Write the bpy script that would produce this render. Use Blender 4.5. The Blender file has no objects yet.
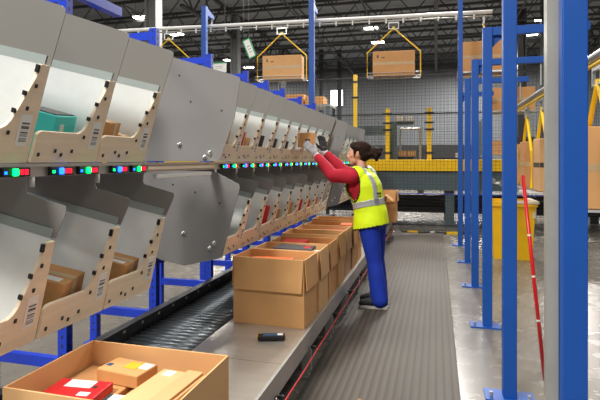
import bpy, bmesh, math, random
from mathutils import Vector, Matrix, Euler, Quaternion
random.seed(7)
S = bpy.context.scene
COL = S.collection
PI = math.pi

# ------------------------------------------------------------------ materials
def lin(c):
    return tuple(((v/255.)/12.92 if v/255. <= .04045 else ((v/255.+.055)/1.055)**2.4) for v in c)

def mat(name, rgb, rough=.5, metal=0., var=.06, scale=8., bump=0., coat=0., stretch=(1, 1, 1), spec=.5):
    m = bpy.data.materials.new(name); m.use_nodes = True
    nt = m.node_tree; N = nt.nodes; L = nt.links
    b = N['Principled BSDF']
    c = lin(rgb)
    tc = N.new('ShaderNodeTexCoord'); mp = N.new('ShaderNodeMapping'); mp.inputs['Scale'].default_value = stretch
    L.new(tc.outputs['Object'], mp.inputs['Vector'])
    nz = N.new('ShaderNodeTexNoise'); nz.inputs['Scale'].default_value = scale; nz.inputs['Detail'].default_value = 5
    L.new(mp.outputs['Vector'], nz.inputs['Vector'])
    rp = N.new('ShaderNodeValToRGB')
    rp.color_ramp.elements[0].position = .3; rp.color_ramp.elements[1].position = .7
    rp.color_ramp.elements[0].color = tuple(v*(1-var) for v in c)+(1,)
    rp.color_ramp.elements[1].color = tuple(min(1, v*(1+var)) for v in c)+(1,)
    L.new(nz.outputs['Fac'], rp.inputs['Fac'])
    L.new(rp.outputs['Color'], b.inputs['Base Color'])
    b.inputs['Roughness'].default_value = rough
    b.inputs['Metallic'].default_value = metal
    b.inputs['Specular IOR Level'].default_value = spec
    if coat: b.inputs['Coat Weight'].default_value = coat
    if bump:
        bp = N.new('ShaderNodeBump'); bp.inputs['Strength'].default_value = bump
        L.new(nz.outputs['Fac'], bp.inputs['Height']); L.new(bp.outputs['Normal'], b.inputs['Normal'])
    return m

def glow(name, rgb, strength):
    m = bpy.data.materials.new(name); m.use_nodes = True
    nt = m.node_tree; b = nt.nodes['Principled BSDF']
    b.inputs['Base Color'].default_value = lin(rgb)+(1,)
    b.inputs['Emission Color'].default_value = lin(rgb)+(1,)
    b.inputs['Emission Strength'].default_value = strength
    return m

def frosted(name, rgb, clear):
    m = bpy.data.materials.new(name); m.use_nodes = True
    nt = m.node_tree; N = nt.nodes; L = nt.links
    b = N['Principled BSDF']; out = N['Material Output']
    tc = N.new('ShaderNodeTexCoord'); nz = N.new('ShaderNodeTexNoise'); nz.inputs['Scale'].default_value = 14
    nz.inputs['Detail'].default_value = 6; L.new(tc.outputs['Object'], nz.inputs['Vector'])
    rp = N.new('ShaderNodeValToRGB'); c = lin(rgb)
    rp.color_ramp.elements[0].color = tuple(v*.86 for v in c)+(1,); rp.color_ramp.elements[1].color = c+(1,)
    L.new(nz.outputs['Fac'], rp.inputs['Fac']); L.new(rp.outputs['Color'], b.inputs['Base Color'])
    b.inputs['Roughness'].default_value = .22
    tl = N.new('ShaderNodeBsdfTranslucent'); L.new(rp.outputs['Color'], tl.inputs['Color'])
    tr = N.new('ShaderNodeBsdfTransparent'); tr.inputs['Color'].default_value = (.9, .95, .94, 1)
    m1 = N.new('ShaderNodeMixShader'); m1.inputs['Fac'].default_value = .22
    L.new(b.outputs[0], m1.inputs[1]); L.new(tl.outputs[0], m1.inputs[2])
    m2 = N.new('ShaderNodeMixShader'); m2.inputs['Fac'].default_value = clear
    L.new(m1.outputs[0], m2.inputs[1]); L.new(tr.outputs[0], m2.inputs[2])
    L.new(m2.outputs[0], out.inputs['Surface'])
    return m

def wood(name):
    m = mat(name, (240, 222, 196), .55, var=.07, scale=3.0, stretch=(4, 1, 14))
    return m

def striped_mat(name):
    """ribbed anti-fatigue mat: ribs run along Y"""
    m = mat(name, (78, 70, 62), .6, var=.14, scale=2.2, stretch=(1, .35, 1), spec=.3)
    nt = m.node_tree; N = nt.nodes; L = nt.links; b = N['Principled BSDF']
    tc = N.new('ShaderNodeTexCoord')
    wv = N.new('ShaderNodeTexWave'); wv.wave_type = 'BANDS'; wv.bands_direction = 'X'
    wv.inputs['Scale'].default_value = 6.4; wv.inputs['Distortion'].default_value = .12
    wv.inputs['Detail'].default_value = 1; wv.inputs['Detail Scale'].default_value = .6
    L.new(tc.outputs['Object'], wv.inputs['Vector'])
    rp = N.new('ShaderNodeValToRGB')
    rp.color_ramp.elements[0].position = .1; rp.color_ramp.elements[0].color = (.62, .62, .62, 1)
    rp.color_ramp.elements[1].position = .45; rp.color_ramp.elements[1].color = (1, 1, 1, 1)
    L.new(wv.outputs['Fac'], rp.inputs['Fac'])
    mx = N.new('ShaderNodeMix'); mx.data_type = 'RGBA'; mx.blend_type = 'MULTIPLY'; mx.inputs['Factor'].default_value = 1
    src = b.inputs['Base Color'].links[0].from_socket
    L.new(src, mx.inputs[6]); L.new(rp.outputs['Color'], mx.inputs[7]); L.new(mx.outputs[2], b.inputs['Base Color'])
    bp = N.new('ShaderNodeBump'); bp.inputs['Strength'].default_value = .25; bp.inputs['Distance'].default_value = .004
    L.new(wv.outputs['Fac'], bp.inputs['Height']); L.new(bp.outputs['Normal'], b.inputs['Normal'])
    return m

def concrete(name):
    m = mat(name, (116, 111, 104), .28, var=.14, scale=1.1)
    nt = m.node_tree; N = nt.nodes; L = nt.links; b = N['Principled BSDF']
    tc = N.new('ShaderNodeTexCoord')
    n2 = N.new('ShaderNodeTexNoise'); n2.inputs['Scale'].default_value = 5; n2.inputs['Detail'].default_value = 8
    L.new(tc.outputs['Object'], n2.inputs['Vector'])
    rp = N.new('ShaderNodeValToRGB'); rp.color_ramp.elements[0].color = (.17,)*3+(1,); rp.color_ramp.elements[1].color = (.36,)*3+(1,)
    L.new(n2.outputs['Fac'], rp.inputs['Fac']); L.new(rp.outputs['Color'], b.inputs['Roughness'])
    return m

def ribbed_wall(name, rgb, k):
    m = mat(name, rgb, .6, var=.04, scale=.3)
    nt = m.node_tree; N = nt.nodes; L = nt.links; b = N['Principled BSDF']
    tc = N.new('ShaderNodeTexCoord')
    wv = N.new('ShaderNodeTexWave'); wv.bands_direction = 'X'; wv.inputs['Scale'].default_value = k
    L.new(tc.outputs['Object'], wv.inputs['Vector'])
    bp = N.new('ShaderNodeBump'); bp.inputs['Strength'].default_value = .5; bp.inputs['Distance'].default_value = .05
    L.new(wv.outputs['Fac'], bp.inputs['Height']); L.new(bp.outputs['Normal'], b.inputs['Normal'])
    return m

def barcode(name):
    m = bpy.data.materials.new(name); m.use_nodes = True
    nt = m.node_tree; N = nt.nodes; L = nt.links; b = N['Principled BSDF']
    tc = N.new('ShaderNodeTexCoord')
    nz = N.new('ShaderNodeTexNoise'); nz.noise_dimensions = '1D'; nz.inputs['Scale'].default_value = 190
    sx = N.new('ShaderNodeSeparateXYZ'); L.new(tc.outputs['Object'], sx.inputs[0]); L.new(sx.outputs['Z'], nz.inputs['W'])
    rp = N.new('ShaderNodeValToRGB'); rp.color_ramp.interpolation = 'CONSTANT'
    rp.color_ramp.elements[0].color = (.05, .05, .05, 1); rp.color_ramp.elements[1].position = .5; rp.color_ramp.elements[1].color = (.85, .85, .85, 1)
    L.new(nz.outputs['Fac'], rp.inputs['Fac']); L.new(rp.outputs['Color'], b.inputs['Base Color'])
    b.inputs['Roughness'].default_value = .5
    return m

M = dict(
    steel=mat('grey_sheet_steel', (126, 124, 119), .42, .0, .04, 2.0),
    steel2=mat('grey_end_plate', (134, 132, 129), .40, .0, .04, 1.6),
    pane=frosted('frosted_polycarbonate', (250, 253, 252), .14),
    overlap=mat('pane_overlap', (158, 168, 166), .3, var=.04),
    ply=wood('birch_plywood'),
    black=mat('black_plastic', (22, 22, 24), .45, var=.05),
    dark=mat('dark_rubber', (38, 38, 38), .6),
    alu=mat('aluminium_profile', (200, 198, 192), .35, .7, .03),
    white=mat('white_plastic', (232, 232, 228), .4, var=.02),
    paper=mat('white_label_paper', (236, 236, 232), .6, var=.03),
    bars=barcode('barcode_print'),
    galv=mat('galvanized_steel', (176, 176, 170), .4, .35, .10, 6),
    bed=mat('brushed_bed_plate', (186, 180, 170), .30, .6, .08, 3, stretch=(1, 6, 1)),
    roller=mat('roller_steel', (112, 118, 122), .36, .9, .05, 5),
    card=mat('cardboard', (216, 164, 106), .75, var=.06, scale=3.5),
    card2=mat('cardboard_dark', (202, 148, 92), .75, var=.07, scale=4),
    card3=mat('cardboard_pale', (220, 174, 120), .75, var=.06, scale=4),
    kraft=mat('kraft_inner', (210, 164, 112), .8, var=.05, scale=4),
    tape=mat('packing_tape', (196, 168, 128), .3, var=.05),
    btape=mat('dark_tape', (70, 66, 62), .4),
    teal=mat('teal_print', (66, 214, 210), .4, var=.03),
    red=mat('red_card', (206, 30, 38), .38, var=.05),
    orange=mat('orange_card', (232, 104, 30), .45),
    darkbook=mat('dark_cover', (62, 50, 46), .4),
    charcoal=mat('charcoal_wrap', (60, 60, 64), .42),
    yellowtape=mat('yellow_tape', (228, 176, 40), .4),
    blue=mat('blue_post_paint', (16, 80, 168), .5, var=.06, scale=3),
    rackblue=mat('blue_rack_paint', (24, 62, 196), .34, var=.05, scale=3, coat=.2),
    yellow=mat('yellow_paint', (255, 206, 8), .38, var=.04),
    yellowbin=mat('yellow_bin_plastic', (244, 190, 14), .42, var=.04),
    greyblue=mat('grey_blue_paint', (86, 104, 112), .45, var=.05),
    darkgrey=mat('dark_grey_paint', (58, 60, 62), .5, var=.06),
    mesh=mat('black_wire', (44, 46, 48), .5),
    wire=mat('zinc_wire', (190, 192, 192), .35, .8),
    hiviz=mat('hiviz_fabric', (222, 248, 6), .7, var=.07, scale=9, bump=.1),
    silver=mat('reflective_tape', (186, 188, 190), .35, .3, .04),
    sweater=mat('red_knit', (176, 18, 44), .85, var=.10, scale=14, bump=.15),
    pants=mat('blue_trouser_cloth', (8, 50, 166), .8, var=.14, scale=9, bump=.12),
    skin=mat('skin', (220, 164, 134), .5, var=.04),
    hair=mat('dark_brown_hair', (40, 26, 20), .8, var=.35, scale=30, bump=.4, stretch=(1, 1, 5), spec=.15),
    lip=mat('lips', (176, 96, 88), .45),
    glove=mat('grey_knit_glove', (196, 194, 198), .8, var=.06, scale=30),
    palm=mat('dark_glove_coating', (44, 42, 44), .6, var=.08),
    shoe=mat('dark_shoe', (34, 32, 36), .6),
    sole=mat('pale_sole', (206, 200, 196), .6),
    mat=striped_mat('ribbed_floor_mat'),
    floor=concrete('polished_concrete'),
    wall=ribbed_wall('insulated_wall_panel', (124, 128, 133), 2.2),
    ceil=mat('dark_roof_deck', (150, 154, 158), .7, var=.1, scale=.4),
    truss=mat('roof_steel', (74, 74, 74), .6, var=.05),
    column=mat('building_column', (150, 152, 152), .5, var=.03),
    lamp=glow('lamp_diffuser', (255, 250, 240), 14.),
    day=glow('daylight_glazing', (235, 245, 255), 5.),
    g_led=glow('green_led', (0, 255, 90), 3.2),
    b_led=glow('blue_led', (20, 90, 255), 3.5),
    r_led=glow('red_led', (255, 20, 50), 1.6),
    redpole=mat('red_pole_paint', (206, 20, 28), .35, var=.05),
    redcord=mat('red_cord', (196, 34, 40), .5),
    screen=mat('dark_glass_screen', (40, 84, 120), .15),
    green=mat('green_border', (40, 150, 90), .5),
    bag=mat('cream_bin_liner', (226, 214, 186), .5, var=.06, bump=.2),
    scrap=mat('brown_scrap', (170, 120, 70), .8),
)

# ------------------------------------------------------------------ mesh helpers
class MB:
    def __init__(s): s.bm = bmesh.new()
    def _xf(s, vs, m):
        for v in vs: v.co = m @ v.co
    def box(s, c, size, rot=None, bevel=0.):
        r = bmesh.ops.create_cube(s.bm, size=1.)
        vs = r['verts']
        m = Matrix.Translation(c) @ ((rot if isinstance(rot, Matrix) else Euler(rot).to_matrix().to_4x4()) if rot else Matrix.Identity(4)) @ Matrix.Diagonal((*size, 1))
        s._xf(vs, m)
        if bevel:
            es = list({e for v in vs for e in v.link_edges})
            bmesh.ops.bevel(s.bm, geom=es, offset=bevel, segments=2, affect='EDGES', profile=.5)
        return s
    def box2(s, lo, hi, bevel=0.):
        return s.box([(a+b)/2 for a, b in zip(lo, hi)], [abs(b-a) for a, b in zip(lo, hi)], None, bevel)
    def tube(s, p0, p1, r0, r1=None, n=10):
        p0, p1 = Vector(p0), Vector(p1); r1 = r0 if r1 is None else r1
        d = p1-p0
        if d.length < 1e-6: return s
        r = bmesh.ops.create_cone(s.bm, cap_ends=True, segments=n, radius1=r0, radius2=r1, depth=d.length)
        q = Vector((0, 0, 1)).rotation_difference(d)
        s._xf(r['verts'], Matrix.Translation((p0+p1)/2) @ q.to_matrix().to_4x4())
        return s
    def path(s, pts, r, n=8):
        """swept tube through points"""
        pts = [Vector(p) for p in pts]; rings = []
        for i, p in enumerate(pts):
            d = (pts[min(i+1, len(pts)-1)]-pts[max(i-1, 0)]).normalized()
            up = Vector((0, 0, 1)) if abs(d.z) < .95 else Vector((1, 0, 0))
            a = d.cross(up).normalized(); b = a.cross(d)
            rings.append([s.bm.verts.new(p+(a*math.cos(2*PI*k/n)+b*math.sin(2*PI*k/n))*r) for k in range(n)])
        for A, B in zip(rings, rings[1:]):
            for k in range(n): s.bm.faces.new((A[k], A[(k+1) % n], B[(k+1) % n], B[k]))
        s.bm.faces.new(rings[0][::-1]); s.bm.faces.new(rings[-1])
        return s
    def prism(s, pts, ext):
        """planar polygon of 3d points extruded by vector ext"""
        ext = Vector(ext)
        A = [s.bm.verts.new(p) for p in pts]; B = [s.bm.verts.new(Vector(p)+ext) for p in pts]
        s.bm.faces.new(A); s.bm.faces.new(B[::-1])
        n = len(pts)
        for i in range(n): s.bm.faces.new((A[i], B[i], B[(i+1) % n], A[(i+1) % n]))
        return s
    def sphere(s, c, r, seg=12, sc=(1, 1, 1)):
        q = bmesh.ops.create_uvsphere(s.bm, u_segments=seg, v_segments=max(6, seg//2), radius=1)
        s._xf(q['verts'], Matrix.Translation(c) @ Matrix.Diagonal((r*sc[0], r*sc[1], r*sc[2], 1)))
        return s
    def build(s, name, m, parent=None, smooth=False, loc=None):
        bmesh.ops.recalc_face_normals(s.bm, faces=s.bm.faces)
        me = bpy.data.meshes.new(name); s.bm.to_mesh(me); s.bm.free()
        me.materials.append(m)
        if smooth:
            for p in me.polygons: p.use_smooth = True
        o = bpy.data.objects.new(name, me); COL.objects.link(o)
        if parent: o.parent = parent
        if loc: o.location = loc
        return o

def decorate(o, b, m):
    """press a surface pattern (holes, screws, print) into a part's own mesh"""
    me = o.data; bmesh.ops.recalc_face_normals(b.bm, faces=b.bm.faces)
    k = len(me.materials); me.materials.append(m)
    for f in b.bm.faces: f.material_index = k
    t = bpy.data.meshes.new('t'); b.bm.to_mesh(t); b.bm.free()
    q = bmesh.new(); q.from_mesh(me); q.from_mesh(t); q.to_mesh(me); q.free(); bpy.data.meshes.remove(t)
def tag(o, label, cat, group=None, kind=None):
    o['label'] = label; o['category'] = cat
    if group: o['group'] = group
    if kind: o['kind'] = kind
    return o
def thing(name, label, cat, loc=(0, 0, 0), rz=0, group=None):
    o = bpy.data.objects.new(name, None); COL.objects.link(o)
    o.location = loc; o.rotation_euler = (0, 0, rz); o.empty_display_size = .1
    return tag(o, label, cat, group)
def struct(o, label=None):
    o['kind'] = 'structure'
    if label: o['label'] = label
    return o
def copy_tree(o, parent=None):
    c = o.copy(); COL.objects.link(c)
    if parent: c.parent = parent
    for ch in list(o.children): copy_tree(ch, c)
    return c
def box_thing(name, label, cat, m, lo, hi, group=None, bevel=.003, rz=0):
    """one-mesh thing with its origin at the middle of its base"""
    c = [(a+b)/2 for a, b in zip(lo, hi)]; sz = [b-a for a, b in zip(lo, hi)]
    o = MB().box((0, 0, sz[2]/2), sz, None, bevel).build(name, m, loc=(c[0], c[1], lo[2]))
    o.rotation_euler.z = rz
    return tag(o, label, cat, group)
ORD = ['first', 'second', 'third', 'fourth', 'fifth', 'sixth', 'seventh', 'eighth', 'ninth', 'tenth']

# ------------------------------------------------------------------ setting
struct(MB().box2((-45, -6, -.2), (30, 46, 0)).build('floor', M['floor']), 'polished grey concrete warehouse floor')
struct(MB().box2((-45, 45.0, 0), (30, 45.3, 10.6)).build('wall_back', M['wall']), 'grey panelled far wall of the warehouse')
struct(MB().box2((-45, -6, 10.6), (30, 46, 10.8)).build('ceiling', M['ceil']), 'dark steel roof deck')
struct(MB().box2((-45, 44.8, 9.35), (30, 44.98, 9.75)).build('trim_1', M['truss']), 'dark beam at the top of the far wall')
w1 = struct(MB().box2((-9.42, 44.86, 6.35), (-8.2, 44.99, 7.9)).build('window_1', M['column']), 'bright window high in the far wall')
MB().box2((-9.35, 44.83, 6.42), (-8.27, 44.87, 7.83)).build('window_pane', M['day'], w1)

# roof trusses running across, each with its own web
def truss(y):
    t = thing('roof_truss', 'dark open web roof joist spanning the warehouse under the roof deck', 'roof truss', (0, y, 0), 0, 'roof joists'); del t['category']; t['kind'] = 'structure'
    b = MB(); x0, x1 = -42., 20.
    b.box2((x0, -.06, 10.3), (x1, .06, 10.45)); b.box2((x0, -.06, 9.2), (x1, .06, 9.33))
    x = x0; k = 0
    while x < x1-.9:
        b.tube((x, 0, 9.26 if k % 2 else 10.36), (x+.95, 0, 10.36 if k % 2 else 9.26), .035, n=5); x += .95; k += 1
    b.build('truss_web', M['truss'], t)
for i in range(8): truss(24.5+2.7*i)
def girder(x):
    t = thing('roof_girder', 'dark roof girder running the length of the hall', 'girder', (x, 0, 0), 0, 'roof girders'); del t['category']; t['kind'] = 'structure'
    b = MB(); b.box2((-.1, 22, 9.0), (.1, 45, 9.12)); b.box2((-.1, 22, 10.44), (.1, 45, 10.58)); y = 22.; k = 0
    while y < 44:
        b.tube((0, y, 9.06 if k % 2 else 10.5), (0, y+1.2, 10.5 if k % 2 else 9.06), .05, n=5); y += 1.2; k += 1
    b.build('girder_web', M['truss'], t)
for x in (-24, -12.1, 0, 10.5): girder(x)
def bridging(x):
    b = MB(); b.tube((x, 22, 9.4), (x, 44.7, 9.4), .03, n=6); b.tube((x+.6, 22, 8.95), (x+.6, 44.7, 8.95), .045, n=6)
    struct(b.build('roof_pipe', M['truss']), 'dark pipes running along under the roof joists')
for x in (-20, -15.5, -7.5, -4, 3.5, 6.5): bridging(x)
for x, y, w, m in ((-11.0, 17.7, .5, 'column'), (-12.1, 28.8, .5, 'column'), (-12.3, 39.2, .55, 'column'), (-9.15, 40, .32, 'darkgrey'), (-7.75, 40.6, .32, 'darkgrey'),
                   (5.0, 32.5, .5, 'darkgrey'), (5.9, 30.2, .5, 'darkgrey')):
    b = MB(); b.box2((x-w/2, y-w/2, 0), (x-w/2+.08, y+w/2, 10.55)); b.box2((x+w/2-.08, y-w/2, 0), (x+w/2, y+w/2, 10.55)); b.box2((x-w/2+.08, y-.05, 0), (x+w/2-.08, y+.05, 10.55))
    struct(b.build('building_column', M[m]), 'steel building column rising to the roof')

# ------------------------------------------------------------------ high bay lamps
def ceiling_light(px, py, z, label):
    t = thing('ceiling_light', label, 'ceiling light', (px, py, z), 0, 'high bay lamps under the roof')
    MB().box((0, 0, .10), (.85, .5, .10), None, .02).build('housing', M['white'], t)
    MB().box((0, 0, .03), (.78, .42, .05), None, .01).build('diffuser', M['lamp'], t)
    MB().tube((-.35, 0, .14), (-.35, 0, 10.55-z), .012, n=5).build('hanging_wire', M['truss'], t)
    MB().tube((.35, 0, .14), (.35, 0, 10.55-z), .012, n=5).build('hanging_wire', M['truss'], t)
for (x, y, z, lb) in (
    (-15.8, 24.15, 9.3, 'bright high bay lamp beside the nearest grey column above the sorting wall'),
    (-15.75, 28.0, 9.3, 'bright high bay lamp just above the yellow hanger at the sorting wall top'),
    (-15.8, 36.3, 9.3, 'small bright lamp low under the roof behind the white paper sign'),
    (-15.45, 39.7, 9.3, 'small bright lamp under the roof beside the tilted sign'),
    (-3.77, 29.84, 9.3, 'bright lamp above the hanging carton near the middle of the roof'),
    (-3.77, 33.5, 9.3, 'lamp just behind the top of the middle yellow hanger'),
    (5.8, 30.5, 9.3, 'bright lamp over the blue arms, the higher one'),
    (5.78, 33.95, 9.3, 'bright lamp over the blue arms, the lower one')):
    ceiling_light(x, y, z, lb)

# ------------------------------------------------------------------ floor mat
tag(MB().box2((-.80, .4, .002), (.14, 9.9, .014), .004).build('floor_mat', M['mat']), 'long grey ribbed anti-fatigue mat on the floor beside the conveyor', 'mat')
for x, y, a, lb in ((-.93, 2.95, .7, 'small brown scrap on the floor by the conveyor legs'), (-.41, 2.86, -.5, 'small brown scrap lying on the ribbed mat')):
    o = MB().box((0, 0, .006), (.07, .018, .006), (0, .05, 0)).build('paper_scrap', M['scrap'], loc=(x, y, .001 if x < -.8 else .0145)); o.rotation_euler.z = a
    tag(o, lb, 'scrap')

# ------------------------------------------------------------------ conveyor
CT = .30
cv = thing('roller_conveyor', 'low galvanized conveyor with flat metal bed and roller lane', 'conveyor', (0, 0, 0))
MB().box2((-1.385, .5, CT-.006), (-.815, 2.59, CT)).build('bed_plate', M['bed'], cv)
MB().box2((-1.385, 2.594, CT-.006), (-.815, 5.9, CT)).build('bed_plate', M['bed'], cv)
MB().box2((-1.385, 5.904, CT-.006), (-.815, 9.4, CT)).build('bed_plate', M['bed'], cv)
b = MB(); b.box2((-.815, .5, CT-.115), (-.80, 9.4, CT+.004)); b.box2((-.84, .5, CT-.115), (-.815, 9.4, CT-.105)); b.build('side_frame', M['galv'], cv)
b = MB(); b.box2((-1.40, .5, CT-.10), (-1.387, 9.4, CT-.012)); b.build('middle_frame', M['galv'], cv)
b = MB(); b.box2((-1.945, .5, CT-.10), (-1.885, 9.4, CT+.065), .004); gr_ = b.build('guard_rail', M['black'], cv)
b = MB()
for i in range(44):
    y = .7+i*.2
    b.box((-1.884, y, CT+.042), (.004, .022, .016))
decorate(gr_, b, M['galv'])
r0 = None
for i in range(98):
    y = 1.25+i*.058
    if r0 is None:
        r0 = MB().tube((-1.395, 0, 0), (-1.885, 0, 0), .0245, n=14).build('roller', M['roller'], cv, True); r0.location = (0, y, CT-.035)
    else:
        c = r0.copy(); COL.objects.link(c); c.parent = cv; c.location = (0, y, CT-.035)
b = MB()
for i in range(41): b.tube((-1.395, 6.935+i*.058, CT-.035), (-1.885, 6.935+i*.058, CT-.035), .0245, n=10)
b.build('roller', M['roller'], cv, True)['kind'] = 'stuff'
lg = None
for i in range(13):
    y = 1.02+i*.705
    if lg is None:
        b = MB(); b.box2((-.845, -.02, .012), (-.80, .02, CT-.10)); b.box2((-.85, -.035, 0), (-.735, .035, .012)); b.box2((-.80, -.012, .05), (-.785, .012, .19)); lg = b.build('leg', M['galv'], cv)
        MB().box((-.772, 0, .20), (.034, .008, .018)).tube((-.762, -.006, .2), (-.762, .006, .2), .011).build('cord_eyelet', M['dark'], lg)
        lg.location = (0, y, 0)
    else:
        c = copy_tree(lg, cv); c.location = (0, y, 0)
for i in range(5):
    y = 1.5+i*1.9
    b = MB(); b.box2((-1.93, y-.02, .01), (-1.89, y+.02, CT-.1)); b.box2((-1.95, y-.04, 0), (-1.87, y+.04, .012)); b.build('leg', M['galv'], cv)
pts = []
for i in range(40):
    y = .5+i*.225; k = ((y-1.02) % .705)/.705
    pts.append((-.742, y, .195-.006*math.sin(PI*k)))
tag(MB().path(pts, .0042, 6).build('pull_cord', M['redcord']), 'red pull cord strung along the conveyor edge', 'cord')

# ------------------------------------------------------------------ sorting wall
LEAN_U, LEAN_L = .105/.345, .09/.364
def front_board(H, lean):
    out = [(-.361, 0), (-.003, 0), (-.003, H), (-.043, H), (-.052, H*.87), (-.074, H*.70), (-.094, H*.55), (-.113, H*.42), (-.128, H*.365), (-.148, H*.335),
           (-.34, H*.335), (-.352, H*.325), (-.361, H*.30)]
    return MB().prism([(lean*z, y, z) for y, z in out], (-.012, 0, .004))
def sloped(lean, y, z, size, out=.003):
    """a little box lying on the leaning front board at y, z"""
    b = MB(); b.box((0, 0, 0), size, (0, math.atan(lean), 0))
    for v in b.bm.verts: v.co += Vector((lean*z+out, y, z))
    return b
def make_bin(tier):
    t = thing('sorting_bin', 'x', 'sorting bin', (0, 0, 0), 0, 'x')
    up = tier == 'upper'
    H, lean = (.345, LEAN_U) if up else (.364, LEAN_L)
    fb = front_board(H, lean).build('front_board', M['ply'], t)
    lb = sloped(lean, -.052, H*.33, (.002, .05, .115), .001).build('address_label', M['paper'], t)
    bb = MB(); bb.box((0, 0, 0), (.002, .032, .075), (0, math.atan(lean), 0))
    bo = bb.build('barcode', M['bars'], lb); bo.location = (lean*H*.315+.0022, -.05, H*.315)
    s = MB()
    for y, z in ((-.335, .03), (-.255, .045), (-.22, .03), (-.165, .045), (-.115, H*.3), (-.06, H*.55), (-.045, H*.78)):
        s.box((lean*z+.0015, y, z), (.004, .010, .014), (0, math.atan(lean), 0))
    decorate(fb, s, M['dark'])
    for y, z in ((-.049, H*.955), (-.078, H*.70), (-.105, H*.52)):
        sloped(lean, y-.004, z, (.014, .008, .028 if z > H*.9 else .016), -.004).build('clip', M['black'], t)
    if up:
        g = [(.105, .345), (.170, .528), (.168, .548), (.155, .558), (-.295, .713), (-.53, .794), (-.53, .50)]
        p = [(.082, .350), (-.53, .502), (-.53, .16), (-.02, .02), (-.004, .02)]
        fl = (-.015, .004, -.53, .150)
    else:
        g = [(.092, .374), (.138, .470), (.137, .488), (.122, .494), (-.026, .530), (-.036, .545), (-.036, .585), (-.56, .585), (-.56, .505)]
        p = [(.075, .374), (-.56, .508), (-.56, .15), (-.02, .02), (-.004, .02)]
        fl = (-.015, .004, -.56, .140)
    MB().prism([(x, -.004, z) for x, z in g], (0, .003, 0)).build('divider_panel', M['steel'], t)
    MB().prism([(x, -.0085, z) for x, z in p], (0, .004, 0)).build('divider_pane', M['pane'], t)
    q = [p[0], p[1], (p[1][0], p[1][1]+.036), (p[0][0]+.012, p[0][1]+.034)]
    MB().prism([(x, -.0078, z) for x, z in q], (0, .0034, 0)).build('pane_overlap', M['overlap'], t)  # added strip, tinted like the pane where it laps the grey sheet
    MB().prism([(fl[0], -.357, fl[1]), (fl[2], -.357, fl[3]), (fl[2], -.357, fl[3]-.004), (fl[0], -.357, fl[1]-.004)], (0, .346, 0)).build('chute_floor', M['steel'], t)
    return t
BANKS = (('near', [1.474, 1.85, 2.22]), ('long', [3.43+.3655*i for i in range(9)]), ('far', [7.55, 7.915, 8.28, 8.645]))
BANKWORD = {'near': 'near bank', 'long': 'long middle bank', 'far': 'far bank past the worker'}
SLOPE = {'upper': math.atan(.146/.515), 'lower': math.atan(.136/.545)}
ORIG = {'upper': (-1.435, 1.41), 'lower': (-1.40, .766)}
first = {}
for tier in ('upper', 'lower'):
    for bank, ys in BANKS:
        for i, y in enumerate(ys):
            if tier not in first: t = first[tier] = make_bin(tier)
            else: t = copy_tree(first[tier])
            t.location = (ORIG[tier][0], y, ORIG[tier][1])
            t['label'] = f'{tier} plywood fronted bin, {ORD[i]} of the {tier} row in the {BANKWORD[bank]}'
            t['group'] = f'{tier} sorting bins'

# end plates that close each bank
UP = [(-1.254, 1.945), (-1.259, 1.968), (-1.28, 1.98), (-1.73, 2.123), (-2.0, 2.21), (-2.0, 1.412), (-1.40, 1.412), (-1.294, 1.70)]
LO = [(-1.256, 1.235), (-1.262, 1.258), (-1.44, 1.345), (-1.93, 1.345), (-1.993, 1.307), (-2.0, .80), (-1.85, .728), (-1.664, .696), (-1.385, .763), (-1.276, 1.159)]
BU = [(-1.699, 1.527), (-1.473, 1.468), (-1.51, 1.437)]
BL = [(-1.668, .917), (-1.44, .858), (-1.473, .823)]
def end_plate(y, tier, label):
    P = UP if tier == 'upper' else LO
    t = thing('end_plate', label, 'end plate', (-1.6, y, P[0][1]), 0, 'grey end plates of the sorting wall')
    o = (1.6, 0, -P[0][1])
    sh = lambda x, yy, z: (x+1.6, yy, z-P[0][1])
    po = MB().prism([sh(x, 0, z) for x, z in P], (0, .005, 0)).build('plate', M['steel2'], t)
    for x, z in (BU if tier == 'upper' else BL):
        b = MB(); b.tube(sh(x, -.004, z), sh(x, 0, z), .017, n=14); b.sphere(sh(x, -.012, z), .0125, 10)
        b.build('bolt', M['wire'], t, True)
    b = MB()
    for x, z in ([(-1.615, 1.818), (-1.385, 1.75), (-1.7, 2.0)] if tier == 'upper' else [(-1.75, 1.25), (-1.58, 1.20), (-1.4, 1.13)]):
        b.tube(sh(x, -.001, z), sh(x, .002, z), .007, n=10)
    decorate(po, b, M['dark'])
for y, w in ((3.06, 'at the near end of the long middle bank'), (6.375, 'at the far end of the long middle bank'), (7.17, 'at the start of the far bank'), (9.05, 'beyond the far bank by the fence')):
    for tier in ('upper', 'lower'):
        end_plate(y, tier, f'big grey {tier} end plate with bolts {w}')

# beam between the tiers, with pick lights
bm_ = thing('shelf_beam', 'long pale aluminium beam running between the two rows of bins', 'beam', (-1.45, 0, 1.355))
b = MB(); b.box2((-.03, .74, .003), (.012, 9.4, .040)); b.box2((-.035, .74, .040), (.022, 9.4, .052)); b.build('profile', M['alu'], bm_)
MB().box2((.012, 2.26, .014), (.016, 3.05, .034)).build('cover_strip', M['ply'], bm_)
MB().box2((-.02, 2.36, -.035), (.004, 3.04, -.012), .003).build('white_tube', M['white'], bm_)
for bank, ys in BANKS:
    for y in ys:
        b = MB(); b.tube((.002, y-.34, -.036), (.002, y-.34, .003), .010, n=10); b.build('peg', M['white'], bm_, True)

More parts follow.
